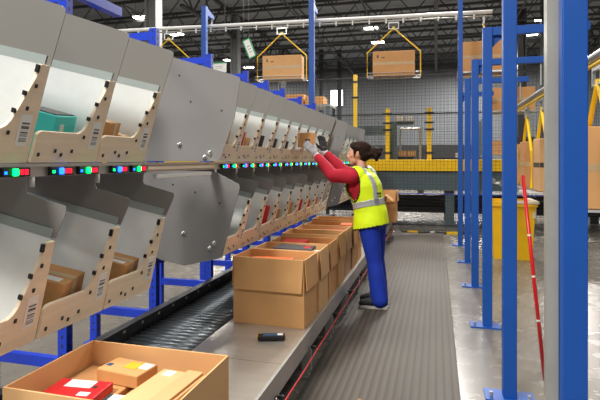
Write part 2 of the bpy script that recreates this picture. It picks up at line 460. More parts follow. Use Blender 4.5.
DIG = {'0': 'abcdef', '1': 'bc', '2': 'abged', '3': 'abgcd', '4': 'fgbc', '5': 'afgcd', '6': 'afgedc', '7': 'abc', '8': 'abcdefg', '9': 'abcdfg'}
SEG = {'a': (0, 1, 1, .2), 'g': (0, 0, 1, .2), 'd': (0, -1, 1, .2), 'f': (-.5, .5, .2, 1), 'b': (.5, .5, .2, 1), 'e': (-.5, -.5, .2, 1), 'c': (.5, -.5, .2, 1)}
def pick_light(colour):
    t = thing('pick_light', 'x', 'pick light', (0, 0, 0), 0, 'x')
    MB().box2((0, -.075, .004), (.018, .045, .038), .002).build('housing', M['black'], t)
    b = MB(); b.box2((.017, -.036, .008), (.028, -.014, .034), .004); b.build('button', M['g_led' if colour == 'green' else 'b_led'], t)
    b = MB(); b.box2((.0175, -.006, .008), (.0185, .042, .034)); b.build('display', M['dark'], t)
    b = MB()
    for k, d in enumerate('88'):
        cy = .007+k*.02
        for sname in DIG[d]:
            x, z, w, h = SEG[sname]
            b.box((.019, cy+x*.011, .021+z*.008), (.0012, w*.011+.001, h*.008+.0015))
    b.build('digits', M['r_led'], t)
    MB().box2((.016, -.068, .014), (.021, -.058, .024)).build('indicator', M['b_led' if colour == 'green' else 'g_led'], t)
    return t
pl = {}
for bank, ys in BANKS:
    for i, y in enumerate(ys):
        for colour, dy in (('blue', -.20), ('green', -.045)):
            if colour not in pl: t = pl[colour] = pick_light(colour)
            else: t = copy_tree(pl[colour])
            t.location = (-1.4375, y+dy, 1.356)
            t['label'] = f'{colour} lit pick light under the {ORD[i]} upper bin of the {bank} bank'
            t['group'] = 'pick lights on the beam'

# blue rack frames carrying the wall
fr = None
FY = (1.45, 2.38, 3.31, 4.25, 5.17, 5.87, 6.55, 7.45, 8.38)
for i, y in enumerate(FY):
    lab = f'blue perforated rack frame behind the sorting wall, {ORD[i]} along from the camera'
    if fr is None:
        t = fr = thing('rack_frame', lab, 'rack frame', (-2.05, y, 0), 0, 'blue rack frames')
        for nm, x in (('front_post', 0), ('rear_post', -.52)):
            o = MB().box2((x-.03, -.025, .006), (x+.03, .025, 2.41)).build(nm, M['rackblue'], t)
            MB().box2((x-.06, -.06, 0), (x+.06, .06, .006)).build('foot_plate', M['rackblue'], o)
            b = MB()
            for k in range(45):
                z = .1+k*.052
                b.box((x+.0302, 0, z), (.001, .012, .02)); b.box((x, -.0252, z), (.012, .001, .02))
            decorate(o, b, M['dark'])
        MB().box2((-.49, -.015, 2.325), (-.03, .015, 2.385)).build('top_arm', M['rackblue'], t)
        MB().box2((-.49, -.02, .225), (-.03, .02, .285)).build('lower_rung', M['rackblue'], t)
    else:
        t = copy_tree(fr); t.location = (-2.05, y, 0); t['label'] = lab
rb_ = MB().box2((-1.935, .74, .685), (-1.895, 9.4, .74)).build('rack_beam', M['rackblue']); tag(rb_, 'long blue beam running under the lower row of sorting bins', 'beam')
tb = thing('top_brace', 'blue bracket of two beams atop the rack behind the near bins', 'bracket', (-2.12, 2.55, 2.41))
MB().box2((-.03, -.2, 0), (.03, .42, .06)).build('long_beam', M['rackblue'], tb)
MB().box2((-.62, .1, .06), (.02, .16, .13)).build('cross_beam', M['rackblue'], tb)

# ------------------------------------------------------------------ packages in the bins
def bin_y(bank, i): return dict(BANKS)[bank][i]
def item(kind, bank, tier, i, yoff, size, label, cat='box', rz=0., front=.004):
    """rests on the chute floor of bin i; yoff from the bin's far divider"""
    a = SLOPE[tier]; ox, oz = ORIG[tier]
    dx, dy, dz = size
    ex = abs(math.cos(rz))*dx+abs(math.sin(rz))*dy
    s = front+ex/2+.004                       # distance up the slope
    nrm = Vector((math.sin(a), 0, math.cos(a)))
    p = Vector((ox-.015, bin_y(bank, i)-yoff, oz+.004))+Vector((-math.cos(a), 0, math.sin(a)))*s+nrm*.0015
    rot = Matrix.Rotation(a, 4, 'Y') @ Matrix.Rotation(rz, 4, 'Z')
    nm = {'book': 'book', 'carton': 'parcel_box', 'teal': 'teal_package'}[kind]
    t = thing(nm, label, cat, p)
    t.rotation_euler = rot.to_euler()
    return t
def carton_item(bank, tier, i, yoff, size, label, m='card2', rz=0., tape='tape', front=.004):
    t = item('carton', bank, tier, i, yoff, size, label, 'box', rz, front); dx, dy, dz = size
    MB().box((0, 0, dz/2), size, None, .003).build('carton', M[m], t)
    b = MB(); b.box2((-dx/2, -.0175, dz), (dx/2+.0012, .0175, dz+.0012)); b.box2((dx/2, -.0175, dz*.6), (dx/2+.0012, .0175, dz+.0006)); b.build('tape_strip', M[tape], t)
    MB().box((dx*.15, -dy*.3, dz+.0008), (dx*.4, dy*.22, .001)).build('shipping_label', M['paper'], t)
    return t
def book_item(bank, tier, i, yoff, size, label, m, rz=0., front=.004):
    t = item('book', bank, tier, i, yoff, size, label, 'book', rz, front); dx, dy, dz = size
    MB().box((0, 0, dz/2), (dx*.97, dy*.86, dz*.97)).build('pages', M['paper'], t)
    b = MB(); b.box((0, -dy*.46, dz/2), (dx, dy*.08, dz)); b.box((0, dy*.46, dz/2), (dx, dy*.08, dz)); b.box((-dx*.49, 0, dz/2), (dx*.02, dy, dz)); b.build('cover', M[m], t)
    return t
# teal package with a black top edge
t = item('teal', 'near', 'upper', 1, .165, (.16, .17, .175), 'teal printed package in the upper bin with a dark lid edge', 'package', .25, front=.03)
MB().box((0, 0, .0875), (.16, .17, .175), None, .006).build('carton', M['teal'], t)
MB().box((0, 0, .177), (.14, .15, .004)).build('lid', M['darkbook'], t)
MB().box((.0805, -.03, .11), (.001, .03, .06)).build('printed_mark', M['paper'], t); MB().box((.0805, .045, .035), (.001, .05, .03)).build('printed_mark', M['paper'], t)
carton_item('near', 'upper', 2, .22, (.16, .13, .17), 'brown carton in the last upper bin of the near bank, the taller one', 'card2', .3, front=.03)
carton_item('near', 'upper', 2, .07, (.12, .08, .11), 'small tan carton lying beside the taller carton, last near upper bin', 'card3', -.1, front=.03)
carton_item('near', 'lower', 0, .15, (.10, .12, .08), 'brown carton in the first lower bin of the near bank, mostly hidden', 'card2', .1)
carton_item('near', 'lower', 1, .19, (.20, .18, .17), 'large brown taped carton in the middle lower bin of the near bank', 'card2', .25, 'tape')
carton_item('near', 'lower', 2, .16, (.15, .15, .16), 'brown carton in the last lower bin of the near bank', 'card2', .2)
carton_item('long', 'upper', 0, .20, (.15, .14, .21), 'tan carton with dark tape in the first upper bin past the grey plate', 'card', .2, 'btape')
book_item('long', 'upper', 1, .265, (.12, .03, .22), 'red book standing in the second upper bin of the long bank', 'red', .15)
carton_item('long', 'upper', 1, .165, (.12, .11, .18), 'tan carton beside the red book in the long bank', 'card', .1)
book_item('long', 'upper', 2, .19, (.13, .06, .21), 'thick dark book in the third upper bin of the long bank', 'darkbook', .3)
book_item('long', 'upper', 3, .19, (.12, .05, .20), 'dark brown book in the fourth upper bin of the long bank', 'darkbook', .2)
book_item('long', 'upper', 4, .19, (.12, .05, .19), 'dark brown book in the fifth upper bin, nearest the gloved hand', 'darkbook', .25)
book_item('long', 'lower', 2, .17, (.15, .04, .26), 'red book leaning in the third lower bin of the long bank', 'red', .3)
carton_item('long', 'lower', 3, .17, (.13, .10, .20), 'tan carton in the fourth lower bin of the long bank', 'card2', .2)
carton_item('long', 'lower', 4, .17, (.13, .08, .23), 'tall tan carton in the fifth lower bin of the long bank', 'card2', .1)
book_item('long', 'lower', 5, .17, (.13, .04, .23), 'red book in the sixth lower bin of the long bank', 'red', .2)
book_item('long', 'lower', 6, .17, (.13, .03, .20), 'orange book in the seventh lower bin of the long bank', 'orange', .2)
book_item('long', 'lower', 7, .17, (.13, .04, .20), 'orange book in the eighth lower bin of the long bank', 'orange', .2)

# ------------------------------------------------------------------ open cartons on the conveyor
def open_carton(label, x0, x1, y0, y1, h, z=CT, flap=.22, tilt=.05, m='card', rz=0., group='open cartons in a row on the conveyor'):
    w, d = x1-x0, y1-y0; th = .006
    t = thing('open_carton', label, 'carton', ((x0+x1)/2, (y0+y1)/2, z+.001), rz, group)
    b = MB()
    b.box2((-w/2, -d/2, 0), (w/2, d/2, th))
    b.box2((-w/2, -d/2, th), (-w/2+th, d/2, h)); b.box2((w/2-th, -d/2, th), (w/2, d/2, h))
    b.box2((-w/2+th, -d/2, th), (w/2-th, -d/2+th, h)); b.box2((-w/2+th, d/2-th, th), (w/2-th, d/2, h))
    b.build('carton_body', M[m], t)
    if flap:
        for nm, (cx, cy, L, along) in {'front': (0, -d/2, w, 0), 'back': (0, d/2, w, 0), 'l': (-w/2, 0, d, 1), 'r': (w/2, 0, d, 1)}.items():
            sgn = -1 if nm in ('front', 'l') else 1
            tl = tilt if nm != 'back' else tilt*.35
            o_top = Vector((cx, cy, h)); 
            out = Vector((0, sgn, 0)) if not along else Vector((sgn, 0, 0))
            al = Vector((1, 0, 0)) if not along else Vector((0, 1, 0))
            dn = (Vector((0, 0, -1))*math.cos(tl)+out*math.sin(tl))
            f = flap if not along else flap*.94
            a0 = o_top+out*.002-al*(L/2-.002); a1 = o_top+out*.002+al*(L/2-.002)
            e0 = a0+dn*f+al*.012; e1 = a1+dn*f-al*.012
            q = MB(); q.prism([a0, a1, e1, e0], out*.005); q.build('flap', M[m], t)
    return t
RW = ['foremost', 'second', 'third', 'fourth', 'fifth', 'sixth', 'seventh', 'eighth']
CW = ['orange slip', 'black and red magazines', 'red packet', 'dark folder', 'brown packet', 'tan packet', 'orange packet']
YB = []
for i in range(7):
    y0 = 3.17+i*.375
    YB.append(y0)
    open_carton(f'{RW[i]} open brown carton of the row on the conveyor with flaps folded down', -1.345+.004*(i % 3), -.835+.006*(i % 2), y0, y0+.305, .455-.008*(i % 3), m=('card', 'card3', 'card2')[i % 3], rz=.0 if i else -.035)
def flat_item(name, label, cat, m, c, size, rz=0, extra=None, group=None):
    t = thing(name, label, cat, c, rz, group)
    MB().box((0, 0, size[2]/2), size, None, min(.004, size[2]/4)).build('cover' if name in ('magazine', 'folder') else 'wrapper', M[m], t)
    for nm, mm, (cx, cy, sx, sy) in (extra or ()):
        MB().box((cx*size[0], cy*size[1], size[2]+.0006), (sx*size[0], sy*size[1], .001)).build(nm, M[mm], t)
    return t
def fill(i, top, label):
    """a parcel low in carton i on which the visible contents lie"""
    o = box_thing('parcel_box', label, 'box', M['card2'], (-1.32, YB[i]+.03, CT+.0085), (-.86, YB[i]+.275, top))
for i, tp in enumerate((.69, .69, .66, .66, .64, .64, .64)):
    fill(i, tp, f'brown parcel under the contents of the {RW[i]} open carton')
flat_item('folder', 'orange slip lying in the foremost open carton of the row', 'folder', 'orange', (-1.12, YB[0]+.13, .691), (.30, .16, .035), .05)
flat_item('magazine', 'red magazine lying in the second open carton', 'magazine', 'red', (-1.10, YB[1]+.12, .691), (.30, .17, .03), .08, [('title_band', 'paper', (-.3, .1, .12, .5))])
flat_item('magazine', 'black magazine on the red one in the second open carton', 'magazine', 'charcoal', (-1.06, YB[1]+.15, .7235), (.30, .17, .025), -.06, [('title_band', 'red', (.35, 0, .15, .6))])
flat_item('folder', 'flat white packet at the edge of the second open carton', 'packet', 'paper', (-.90, YB[1]+.12, .691), (.06, .14, .03), .0)
flat_item('parcel_packet', 'red packet in the third open carton of the row', 'packet', 'red', (-1.16, YB[2]+.16, .661), (.20, .16, .07), .0)
flat_item('folder', 'dark folder lying across the fourth open carton', 'folder', 'charcoal', (-1.0, YB[3]+.15, .661), (.28, .18, .06), .05, [('title_band', 'paper', (.2, 0, .2, .4))])
flat_item('parcel_packet', 'red packet in the fifth open carton near the worker', 'packet', 'red', (-.98, YB[4]+.16, .641), (.2, .16, .08), .1)
flat_item('parcel_packet', 'orange packet in the sixth open carton beside the worker', 'packet', 'orange', (-.92, YB[5]+.16, .641), (.12, .16, .10), .1)

# far cartons at the end of the conveyor
open_carton('open carton with raised sides at the far end of the conveyor behind the worker', -1.29, -.835, 8.45, 8.80, .52, flap=.16, tilt=.9, m='card2')
open_carton('tall open carton at the very end of the conveyor by the fence', -1.14, -.69, 8.98, 9.33, .56, z=CT+.005, flap=.2, tilt=.12, m='card')

# big carton in front, with its contents
fc_z = CT
open_carton('large open carton nearest the camera filled with mailers', -1.285, -.715, 1.225, 1.64, .415, z=CT+.005, flap=0, m='card3', group='open carton by the camera')
def parcel(label, lo, hi, m, rz=0, parts=()):
    c = [(a+b)/2 for a, b in zip(lo, hi)]; sz = [b-a for a, b in zip(lo, hi)]
    t = thing('parcel_box', label, 'box', (c[0], c[1], lo[2]), rz, None)
    MB().box((0, 0, sz[2]/2), sz, None, .004).build('carton', M[m], t)
    for nm, mm, (cx, cy, sx, sy) in parts:
        MB().box((cx*sz[0], cy*sz[1], sz[2]+.0007), (sx*sz[0], sy*sz[1], .001)).build(nm, M[mm], t)
    return t
zb = CT+.0135
parcel('brown carton at the bottom of the near open carton, under the red packet', (-1.27, 1.25, zb), (-1.03, 1.62, .635), 'card2')
parcel('brown carton at the bottom of the near open carton, under the mailers', (-1.01, 1.25, zb), (-.74, 1.62, .630), 'card2')
flat_item('red_packet', 'flat red packet with white address label in the near open carton', 'packet', 'red', (-1.145, 1.385, .637), (.19, .12, .03), .10, [('address_label', 'paper', (-.02, .22, .5, .42)), ('printed_mark', 'paper', (.25, -.33, .2, .2)), ('button_mark', 'darkbook', (.3, .1, .08, .14))])
flat_item('grey_packet', 'charcoal packet with white label beside the red packet', 'packet', 'charcoal', (-.985, 1.345, .637), (.08, .10, .022), .05, [('address_label', 'paper', (.05, .25, .6, .4))])
flat_item('kraft_mailer', 'brown mailer sealed with yellow tape at the back of the near carton', 'mailer', 'card2', (-1.065, 1.545, .637), (.18, .11, .045), -.12, [('yellow_tape', 'yellowtape', (.1, .1, .30, .45)), ('address_label', 'paper', (.36, .2, .24, .4)), ('logo_mark', 'screen', (-.38, -.1, .12, .18))])
flat_item('kraft_mailer', 'wide plain brown mailer at the right of the near carton', 'mailer', 'card3', (-.862, 1.45, .632), (.17, .25, .042), -.06, [('address_label', 'paper', (-.25, .38, .22, .16))])
flat_item('kraft_mailer', 'narrow brown mailer lying on the wide plain mailer', 'mailer', 'kraft', (-.815, 1.45, .676), (.06, .24, .008), -.06)

# handheld scanner
sc_ = thing('handheld_scanner', 'black handheld scanner with blue screen lying on the metal conveyor bed', 'scanner', (-.99, 2.93, CT+.001), .32)
MB().box((0, 0, .016), (.17, .065, .028), None, .009).build('body', M['black'], sc_)
MB().box((.0, 0, .0305), (.10, .05, .002)).build('screen', M['screen'], sc_)
MB().box((.055, 0, .0308), (.035, .035, .003)).build('keypad', M['paper'], sc_)
MB().box((-.085, 0, .018), (.008, .03, .014)).build('scan_window', M['yellow'], sc_)

# ------------------------------------------------------------------ blue posts with arms on the right
PY = (1.82, 3.18, 4.50, 5.88, 7.24, 8.65)
PW = ['nearest wide blue post with a galvanized channel on its side', 'second blue post from the camera with the red pole against it', 'third blue post with an arm, between the red pole post and the far ones',
      'fourth blue post from the camera with a short arm', 'fifth blue post from the camera with a short arm', 'tall last blue post by the far fence with a short arm']
for i, y in enumerate(PY):
    w = .076
    X = .435 if i == 0 else .39 if i == 5 else .422
    t = thing('support_post', PW[i], 'post', (X, y, 0), 0, 'blue posts beside the mat')
    top = 4.75 if i == 5 else 2.545
    MB().box2((-w/2, -w/2, .012), (w/2, w/2, top), .004).build('upright', M['blue'], t)
    pl_ = MB().box2((-.14, -.075, 0), (.14, .075, .012)).build('base_plate', M['blue'], t)
    for sx in (-.105, .105):
        MB().tube((sx, -.03, .012), (sx, -.03, .04), .010, n=8).build('anchor_bolt', M['galv'], pl_)
    MB().box2((w/2, -.03, 2.475), (.78 if i < 5 else .52, .03, 2.545), .003).build('arm', M['blue'], t)
    if i < 5: MB().tube((.678, 0, 2.235), (.678, 0, 2.475), .009, n=8).build('hanger_rod', M['galv'], t)
    MB().prism([(w/2, -.004, 2.475), (w/2+.10, -.004, 2.475), (w/2, -.004, 2.375)], (0, .008, 0)).build('gusset', M['blue'], t)
    if i == 0:
        b = MB(); b.box2((-w/2-.038, .0, .0121), (-w/2-.003, .008, 2.56)); b.box2((-w/2-.038, .008, .0121), (-w/2-.034, .05, 2.56)); b.build('side_channel', M['galv'], t)
t = thing('red_pole', 'thin red pole with a grey tip leaning against the second blue post', 'pole', (.615, 3.10, 0))
d0, d1 = Vector((0, 0, .01)), Vector((-.118, .085, 1.33))
b = MB(); b.tube(d0.lerp(d1, .11), d1, .0105, n=12); rp_ = b.build('pole_tube', M['redpole'], t, True)
b = MB(); b.tube(d0, d0.lerp(d1, .11), .0085, n=12); b.build('steel_tip', M['galv'], t, True)
b = MB()
for k in (.36, .55, .73): b.tube(d0.lerp(d1, k), d0.lerp(d1, k+.008), .0108, n=12)
decorate(rp_, b, M['paper'])

# overhead rail on the right with its carriers
RX, RZ = 1.10, 2.16
def rail(name, label, pts, r=.032, m='wire'):
    t = thing(name, label, 'rail', (0, 0, 0))
    MB().path(pts, r, 10).build('track', M[m], t, True)
    MB().path([(x, y, z-.055) for x, y, z in pts], .014, 8).build('chain', M['yellow'] if name == 'overhead_rail' else M['galv'], t, True)
    return t
pts = [(RX, -.5+.5*i, RZ) for i in range(18)]+[(RX+.03, 8.30, 2.36), (RX+.10, 8.6, 2.78), (RX+.18, 9.0, 3.35), (RX+.20, 9.3, 3.8), (RX+.16, 9.6, 4.1)]
rail('overhead_rail', 'grey curved overhead rail hung from the blue arms', pts)
XR = lambda x: 9.10+.085*(x+6.5)      # y of the cross rail
crz = 4.155
t = thing('overhead_beam_rail', 'straight pale overhead rail crossing the hall above the fence', 'rail', (0, 0, 0))
pts = [(-9+.5*i, XR(-9+.5*i), crz) for i in range(21)]
MB().path(pts, .034, 10).build('track', M['white'], t, True)
MB().path([(x, y, z-.075) for x, y, z in pts], .014, 8).build('chain', M['galv'], t, True)
b0 = None
for i in range(30):
    x = -8.6+.32*i
    if b0 is None:
        b0 = MB().tube((0, 0, -.12), (0, 0, -.03), .016, n=8).build('trolley', M['white'], t); b0.location = (x, XR(x), crz)
    else:
        c = b0.copy(); COL.objects.link(c); c.parent = t; c.location = (x, XR(x), crz)

def carrier(name, label, loc, rz, W=1.0, Htot=.97, drop=.18, D=.34, group='hanging carriers', strap=.011):
    """yellow hanger with wire tray; loc is the hook point under the rail"""
    t = thing(name, label, 'carrier', loc, rz, group)
    b = MB(); b.box2((-.10, -.012, -.005), (.10, .012, .02)); b.box2((-.10, -.012, -.10), (-.085, .012, .0)); b.box2((.085, -.012, -.10), (.10, .012, .0)); b.box2((-.10, -.012, -.115), (.10, .012, -.10))
    b.build('hook_bracket', M['wire'], t)
    ap = -.11; sh = ap-.42*Htot/.97; bt = -Htot
    b = MB(); b.path([(-W/2, 0, bt), (-W/2, 0, sh), (-.012, 0, ap)], strap, 8); b.path([(W/2, 0, bt), (W/2, 0, sh), (.012, 0, ap)], strap, 8); b.box((0, 0, ap+.01), (.05, .02, .06))
    b.build('hanger_frame', M['yellow'], t)
    b = MB(); 
    n = 14
    for k in range(n+1): b.tube((-W/2+W*k/n, -D/2, bt), (-W/2+W*k/n, D/2, bt), .004, n=5)
    for k in range(5): b.tube((-W/2, -D/2+D*k/4, bt), (W/2, -D/2+D*k/4, bt), .004, n=5)
    for yy in (-D/2, D/2):
        b.tube((-W/2, yy, bt+.06), (W/2, yy, bt+.06), .005, n=5)
        for k in range(n+1): b.tube((-W/2+W*k/n, yy, bt), (-W/2+W*k/n, yy, bt+.06), .003, n=4)
    b.build('wire_tray', M['wire'], t)
    return t
def hung_box(label, loc, rz, size, m='card', marks=True, tape='tape'):
    t = thing('shipping_carton', label, 'carton', loc, rz, 'cartons riding the hanging carriers')
    MB().box((0, 0, size[2]/2), size, None, .006).build('carton', M[m], t)
    w, d, h = size
    MB().box((0, -d/2-.0007, h*.5), (w*.98, .001, .05)).build('tape_strip', M[tape], t); MB().box((0, 0, h+.0007), (w*.98, .05, .001)).build('tape_strip', M[tape], t)
    if marks:
        for cx, cz, sx, sz in ((-.38, .74, .05, .006), (-.38, .80, .03, .05), (-.25, .74, .06, .02)):
            MB().box((cx*w, -d/2-.0012, h*cz), (sx, .001, sz)).build('printed_mark', M['btape'], t)
    return t
cr = None
AX = math.atan(.085)
for x, lab, bl, bx in ((-5.36, 'yellow wire carrier half hidden behind the near end of the sorting wall', None, 0),
                       (-2.96, 'yellow hanging carrier above the sorting wall between grey column and blue post', 'brown carton on the carrier above the sorting wall', .06),
                       (-.78, 'yellow hanging carrier over the fence, right of the tall blue post', 'brown carton on the carrier over the fence above the worker', 0)):
    loc = (x, XR(x), crz-.12)
    if cr is None: c = cr = carrier('hanging_carrier', lab, loc, AX, Htot=1.03)
    else: c = copy_tree(cr); c.location = loc; c['label'] = lab
    if bl: hung_box(bl, (x+bx*.6, XR(x), crz-.12-1.03+.006), AX, (.78, .30, .46), 'card' if bx else 'card2')
# turned carriers near the bend
c = carrier('hanging_carrier', 'yellow carrier hung at the end of the cross rail behind the blue posts', (.85, XR(.85), crz-.12), PI/2, .64, 1.02, D=.92)
hung_box('pale carton high on the last carrier behind the blue posts', (.85, XR(.85), crz-.12-1.02+.007), 0, (.86, .36, .56), 'card2', False)
c = carrier('hanging_carrier', 'yellow carrier on the rising bend of the rail behind the blue posts', (1.23, 9.0, 3.0), PI/2, .66, .78, D=.74)
hung_box('brown carton on the carrier at the rising bend of the rail', (1.23, 9.0, 3.0-.78+.007), 0, (.68, .30, .40), 'card2', False)
cr2 = None
for y, lab, bl, sz, m, tp in ((3.92, 'yellow carrier beside the nearest blue post at the picture edge', 'large tan carton beside the nearest blue post at the picture edge', (.40, .34, .56), 'card', 'tape'),
                       (5.83, 'yellow carrier second along the rail from the camera', 'tan carton with dark blue tape on its side, beside the galvanized channel', (.25, .34, .56), 'card3', 'btape'),
                       (6.74, 'yellow carrier third along the rail, by the red pole top', 'tan carton hanging just above the yellow bin', (.25, .34, .56), 'card2', 'tape'),
                       (7.85, 'yellow carrier fourth along the rail behind the third blue post', 'small looking carton far along the rail between two blue posts', (.25, .34, .56), 'card', 'tape')):
    loc = (RX, y, RZ-.10)
    if cr2 is None: c = cr2 = carrier('hanging_carrier', lab, loc, PI/2, .62, .98, D=.56, group='carriers on the right rail', strap=.018)
    else: c = copy_tree(cr2); c.location = loc; c['label'] = lab
    t = hung_box(bl, (RX+.07, y, RZ-.10-.98+.007), 0, sz, m, False, tp)
    # tape wraps onto the side that faces the aisle
    MB().box((-sz[0]/2-.0007, 0, sz[2]*.5), (.001, sz[1]*.96, .05)).build('side_tape', M[tp], t)

# tall blue gantry posts that hold the cross rail
for x, y, lab in ((-4.42, 8.95, 'tall slim blue gantry post rising behind the near sorting wall'), (-2.28, 9.15, 'tall slim blue gantry post between the two hanging cartons')):
    t = thing('gantry_post', lab, 'post', (x, y, 0), 0, 'gantry posts of the cross rail')
    MB().box2((-.05, -.05, .012), (.05, .05, 4.46), .004).build('upright', M['blue'], t)
    MB().box2((-.14, -.14, 0), (.14, .14, .012)).build('base_plate', M['blue'], t)
    MB().prism([(-.03, .05, 4.46), (-.03, .05, 4.30), (-.03, XR(x)-y+.05, 4.30), (-.03, XR(x)-y+.05, 4.36)], (.06, 0, 0)).build('arm', M['blue'], t)
    MB().tube((0, XR(x)-y, crz+.036), (0, XR(x)-y, 4.30), .014, n=8).build('hanger_rod', M['wire'], t)

# ------------------------------------------------------------------ hanging signs
def sign(label, loc, w, h, rz, tilt, frame, bars):
    t = thing('hanging_sign', label, 'sign', loc, rz)
    R = Matrix.Rotation(tilt, 4, 'Y')
    b = MB(); b.box((0, 0, 0), (w, .012, h), R); b.build('board', M['white'], t)
    b = MB()
    for cx, cz, sx, sz in ((-w/2, 0, .03, h), (w/2, 0, .03, h), (0, h/2, w, .03), (0, -h/2, w, .03)):
        if frame or cz > 0:
            b.box(R @ Vector((cx, -.004, cz)), (sx, .016, sz), R)
    b.build('green_border', M['green'], t)
    b = MB()
    for k in range(bars): b.box(R @ Vector((.0, -.007, h*.12-k*h*.16)), (w*.5, .002, h*.05), R)
    b.build('printed_lines', M['galv'], t)
    tl = R @ Vector((-w*.4, 0, h/2)); tr = R @ Vector((w*.4, 0, h/2))
    for p in (tl, tr): MB().tube(p, (p.x, p.y, 10.55-loc[2]), .005, n=5).build('wire', M['truss'], t)
sign('white sign with green edge hanging tilted beside the carton carrier', (-4.87, 12.55, 4.44), .20, .52, 0, -.38, True, 3)
sign('wide white paper sign hanging low above the sorting wall', (-5.60, 12.2, 3.89), .42, .26, 0, 0, False, 2)

# ------------------------------------------------------------------ mesh fence and the platform behind it
FY0 = 10.12
fn = thing('mesh_fence', 'tall black wire mesh safety fence with yellow posts', 'fence', (0, FY0, 0))
fx = [-7.6, -4.6, -1.60, .70, 3.0, 5.3]
FT = 3.12
for a, c in zip(fx, fx[1:]):
    b = MB()
    x0, x1 = a+.05, c-.05
    b.box2((x0, -.012, .12), (x1, .012, .145)); b.box2((x0, -.012, FT-.025), (x1, .012, FT))
    n = int((x1-x0)/.07)
    for k in range(n+1):
        x = x0+(x1-x0)*k/n; b.box2((x-.0022, -.0022, .145), (x+.0022, .0022, FT-.025))
    for k in range(1, 45):
        z = .145+(FT-.17)*k/45; b.box2((x0, -.0022, z-.0022), (x1, .0022, z+.0022))
    b.build('mesh_panel', M['mesh'], fn)
for x in fx:
    o = MB().box2((x-.035, -.035, .01), (x+.035, .035, FT+.05)).build('fence_post', M['yellow'], fn)
    MB().box2((x-.08, -.08, 0), (x+.08, .08, .01)).build('base_plate', M['yellow'], o)
    for z in (.3, 1.6, 2.7, FT-.1): MB().box2((x-.075, -.042, z-.02), (x+.075, -.036, z+.02)).build('clamp', M['black'], o)

pf = thing('conveyor_platform', 'grey blue steel platform with yellow guard beam behind the fence', 'platform', (0, 10.75, 0))
MB().box2((-6.5, -.05, 1.19), (4.5, .05, 1.43), .006).build('yellow_guard', M['yellow'], pf)
MB().box2((-6.5, .02, .78), (4.5, .12, 1.185)).build('side_beam', M['greyblue'], pf)
MB().box2((-6.5, .05, 1.185), (4.5, 1.9, 1.22)).build('deck', M['darkgrey'], pf)
for x in (-4.5, .28, 3.4):
    MB().box2((x-.09, .12, 0), (x+.09, .26, 1.185)).build('platform_leg', M['greyblue'], pf)
    MB().box2((x-.09, 1.6, 0), (x+.09, 1.74, 1.185)).build('platform_leg', M['greyblue'], pf)
MB().box2((-6.5, -.01, .70), (4.5, .0, .716)).build('blue_strip', M['rackblue'], pf)
# posts of the upper guard fence on the platform
gf = thing('guard_fence', 'low mesh guard fence with two yellow posts on top of the platform', 'fence', (0, 10.95, 1.2205))
for x in (-3.6, -1.02, -.14, 2.5):
    o = MB().box2((x-.045, -.045, 0), (x+.045, .045, 1.32)).build('fence_post', M['yellow'], gf)
    for z in (.35, .85, 1.0, 1.2): MB().box2((x-.10, -.055, z-.02), (x+.10, -.047, z+.02)).build('clamp', M['black'], o)
b = MB(); b.box2((-3.6, -.01, 1.18), (2.5, .01, 1.21)); b.box2((-3.6, -.01, .06), (2.5, .01, .09))
for k in range(120): x = -3.6+k*.051; b.box2((x-.002, -.002, .06), (x+.002, .002, 1.2))
for k in range(22): z = .1+k*.05; b.box2((-3.6, -.002, z-.002), (2.5, .002, z+.002))
b.build('mesh_panel', M['mesh'], gf)
# portal frame and things on the platform
pt = thing('portal_frame', 'grey blue steel portal with two white sensors above the platform', 'frame', (-.92, 11.25, 1.2205))
MB().box2((-.08, -.08, 0), (.08, .08, .98)).build('upright', M['greyblue'], pt)
MB().box2((-2.0, -.08, .76), (-.08, .08, .96)).build('crossbeam', M['greyblue'], pt)
MB().box2((-2.16, -.08, 0), (-2.0, .08, .98)).build('upright', M['greyblue'], pt)
for x in (.06, .26): MB().box2((x-.0+.02, -.06, 1.06), (x+.15, .06, 1.18)).build('sensor', M['white'], pt)
MB().box2((-.08, .0, .98), (.45, .03, 1.06)).build('sensor_bar', M['greyblue'], pt)
pg = thing('pale_frame', 'pale grey tubular frame standing on the platform left of the yellow post', 'frame', (-.35, 11.7, 1.2205))
b = MB(); b.tube((0, 0, 0), (0, 0, .95), .03); b.build('upright', M['alu'], pg)
MB().tube((-.45, 0, .92), (0, 0, .92), .025).build('crossbar', M['alu'], pg)
MB().tube((-.45, 0, 0), (-.45, 0, .92), .025).build('upright', M['alu'], pg)
box_thing('monitor_cabinet', 'black equipment cabinet on the platform behind the fence', 'cabinet', M['black'], (-.83, 11.36, 1.221), (-.48, 11.62, 1.50))
for k, (x0, x1, z0, z1, lb) in enumerate(((-.82, -.66, 1.503, 1.63, 'small brown carton on the black cabinet, at its near end'), (-.62, -.45, 1.503, 1.63, 'small brown carton on the black cabinet, beside its twin'))):
    box_thing('parcel_box', lb, 'box', M['card'], (x0, 11.38, z0), (x1, 11.58, z1))
tb_ = thing('work_table', 'black work table on the platform right of the yellow post', 'table', (.28, 11.6, 1.2205))
MB().box2((-.38, -.2, .22), (.42, .2, .25)).build('table_top', M['black'], tb_)
for sx in (-.34, .38):
    for sy in (-.16, .16): MB().box2((sx-.02, sy-.02, 0), (sx+.02, sy+.02, .22)).build('leg', M['black'], tb_)
for k, (x0, x1, lb) in enumerate(((-.0, .2, 'brown carton under the black work table, at its near leg'), (.24, .5, 'brown carton with white label under the black work table'))):
    box_thing('parcel_box', lb, 'box', M['card'], (x0, 11.48, 1.221), (x1, 11.72, 1.41))
box_thing('control_box', 'white control box on the black work table', 'box', M['white'], (.42, 11.5, 1.471), (.55, 11.7, 1.58))
box_thing('parcel_box', 'orange crate on the platform at the far side of the blue posts', 'box', M['orange'], (1.75, 11.3, 1.221), (2.1, 11.6, 1.46))
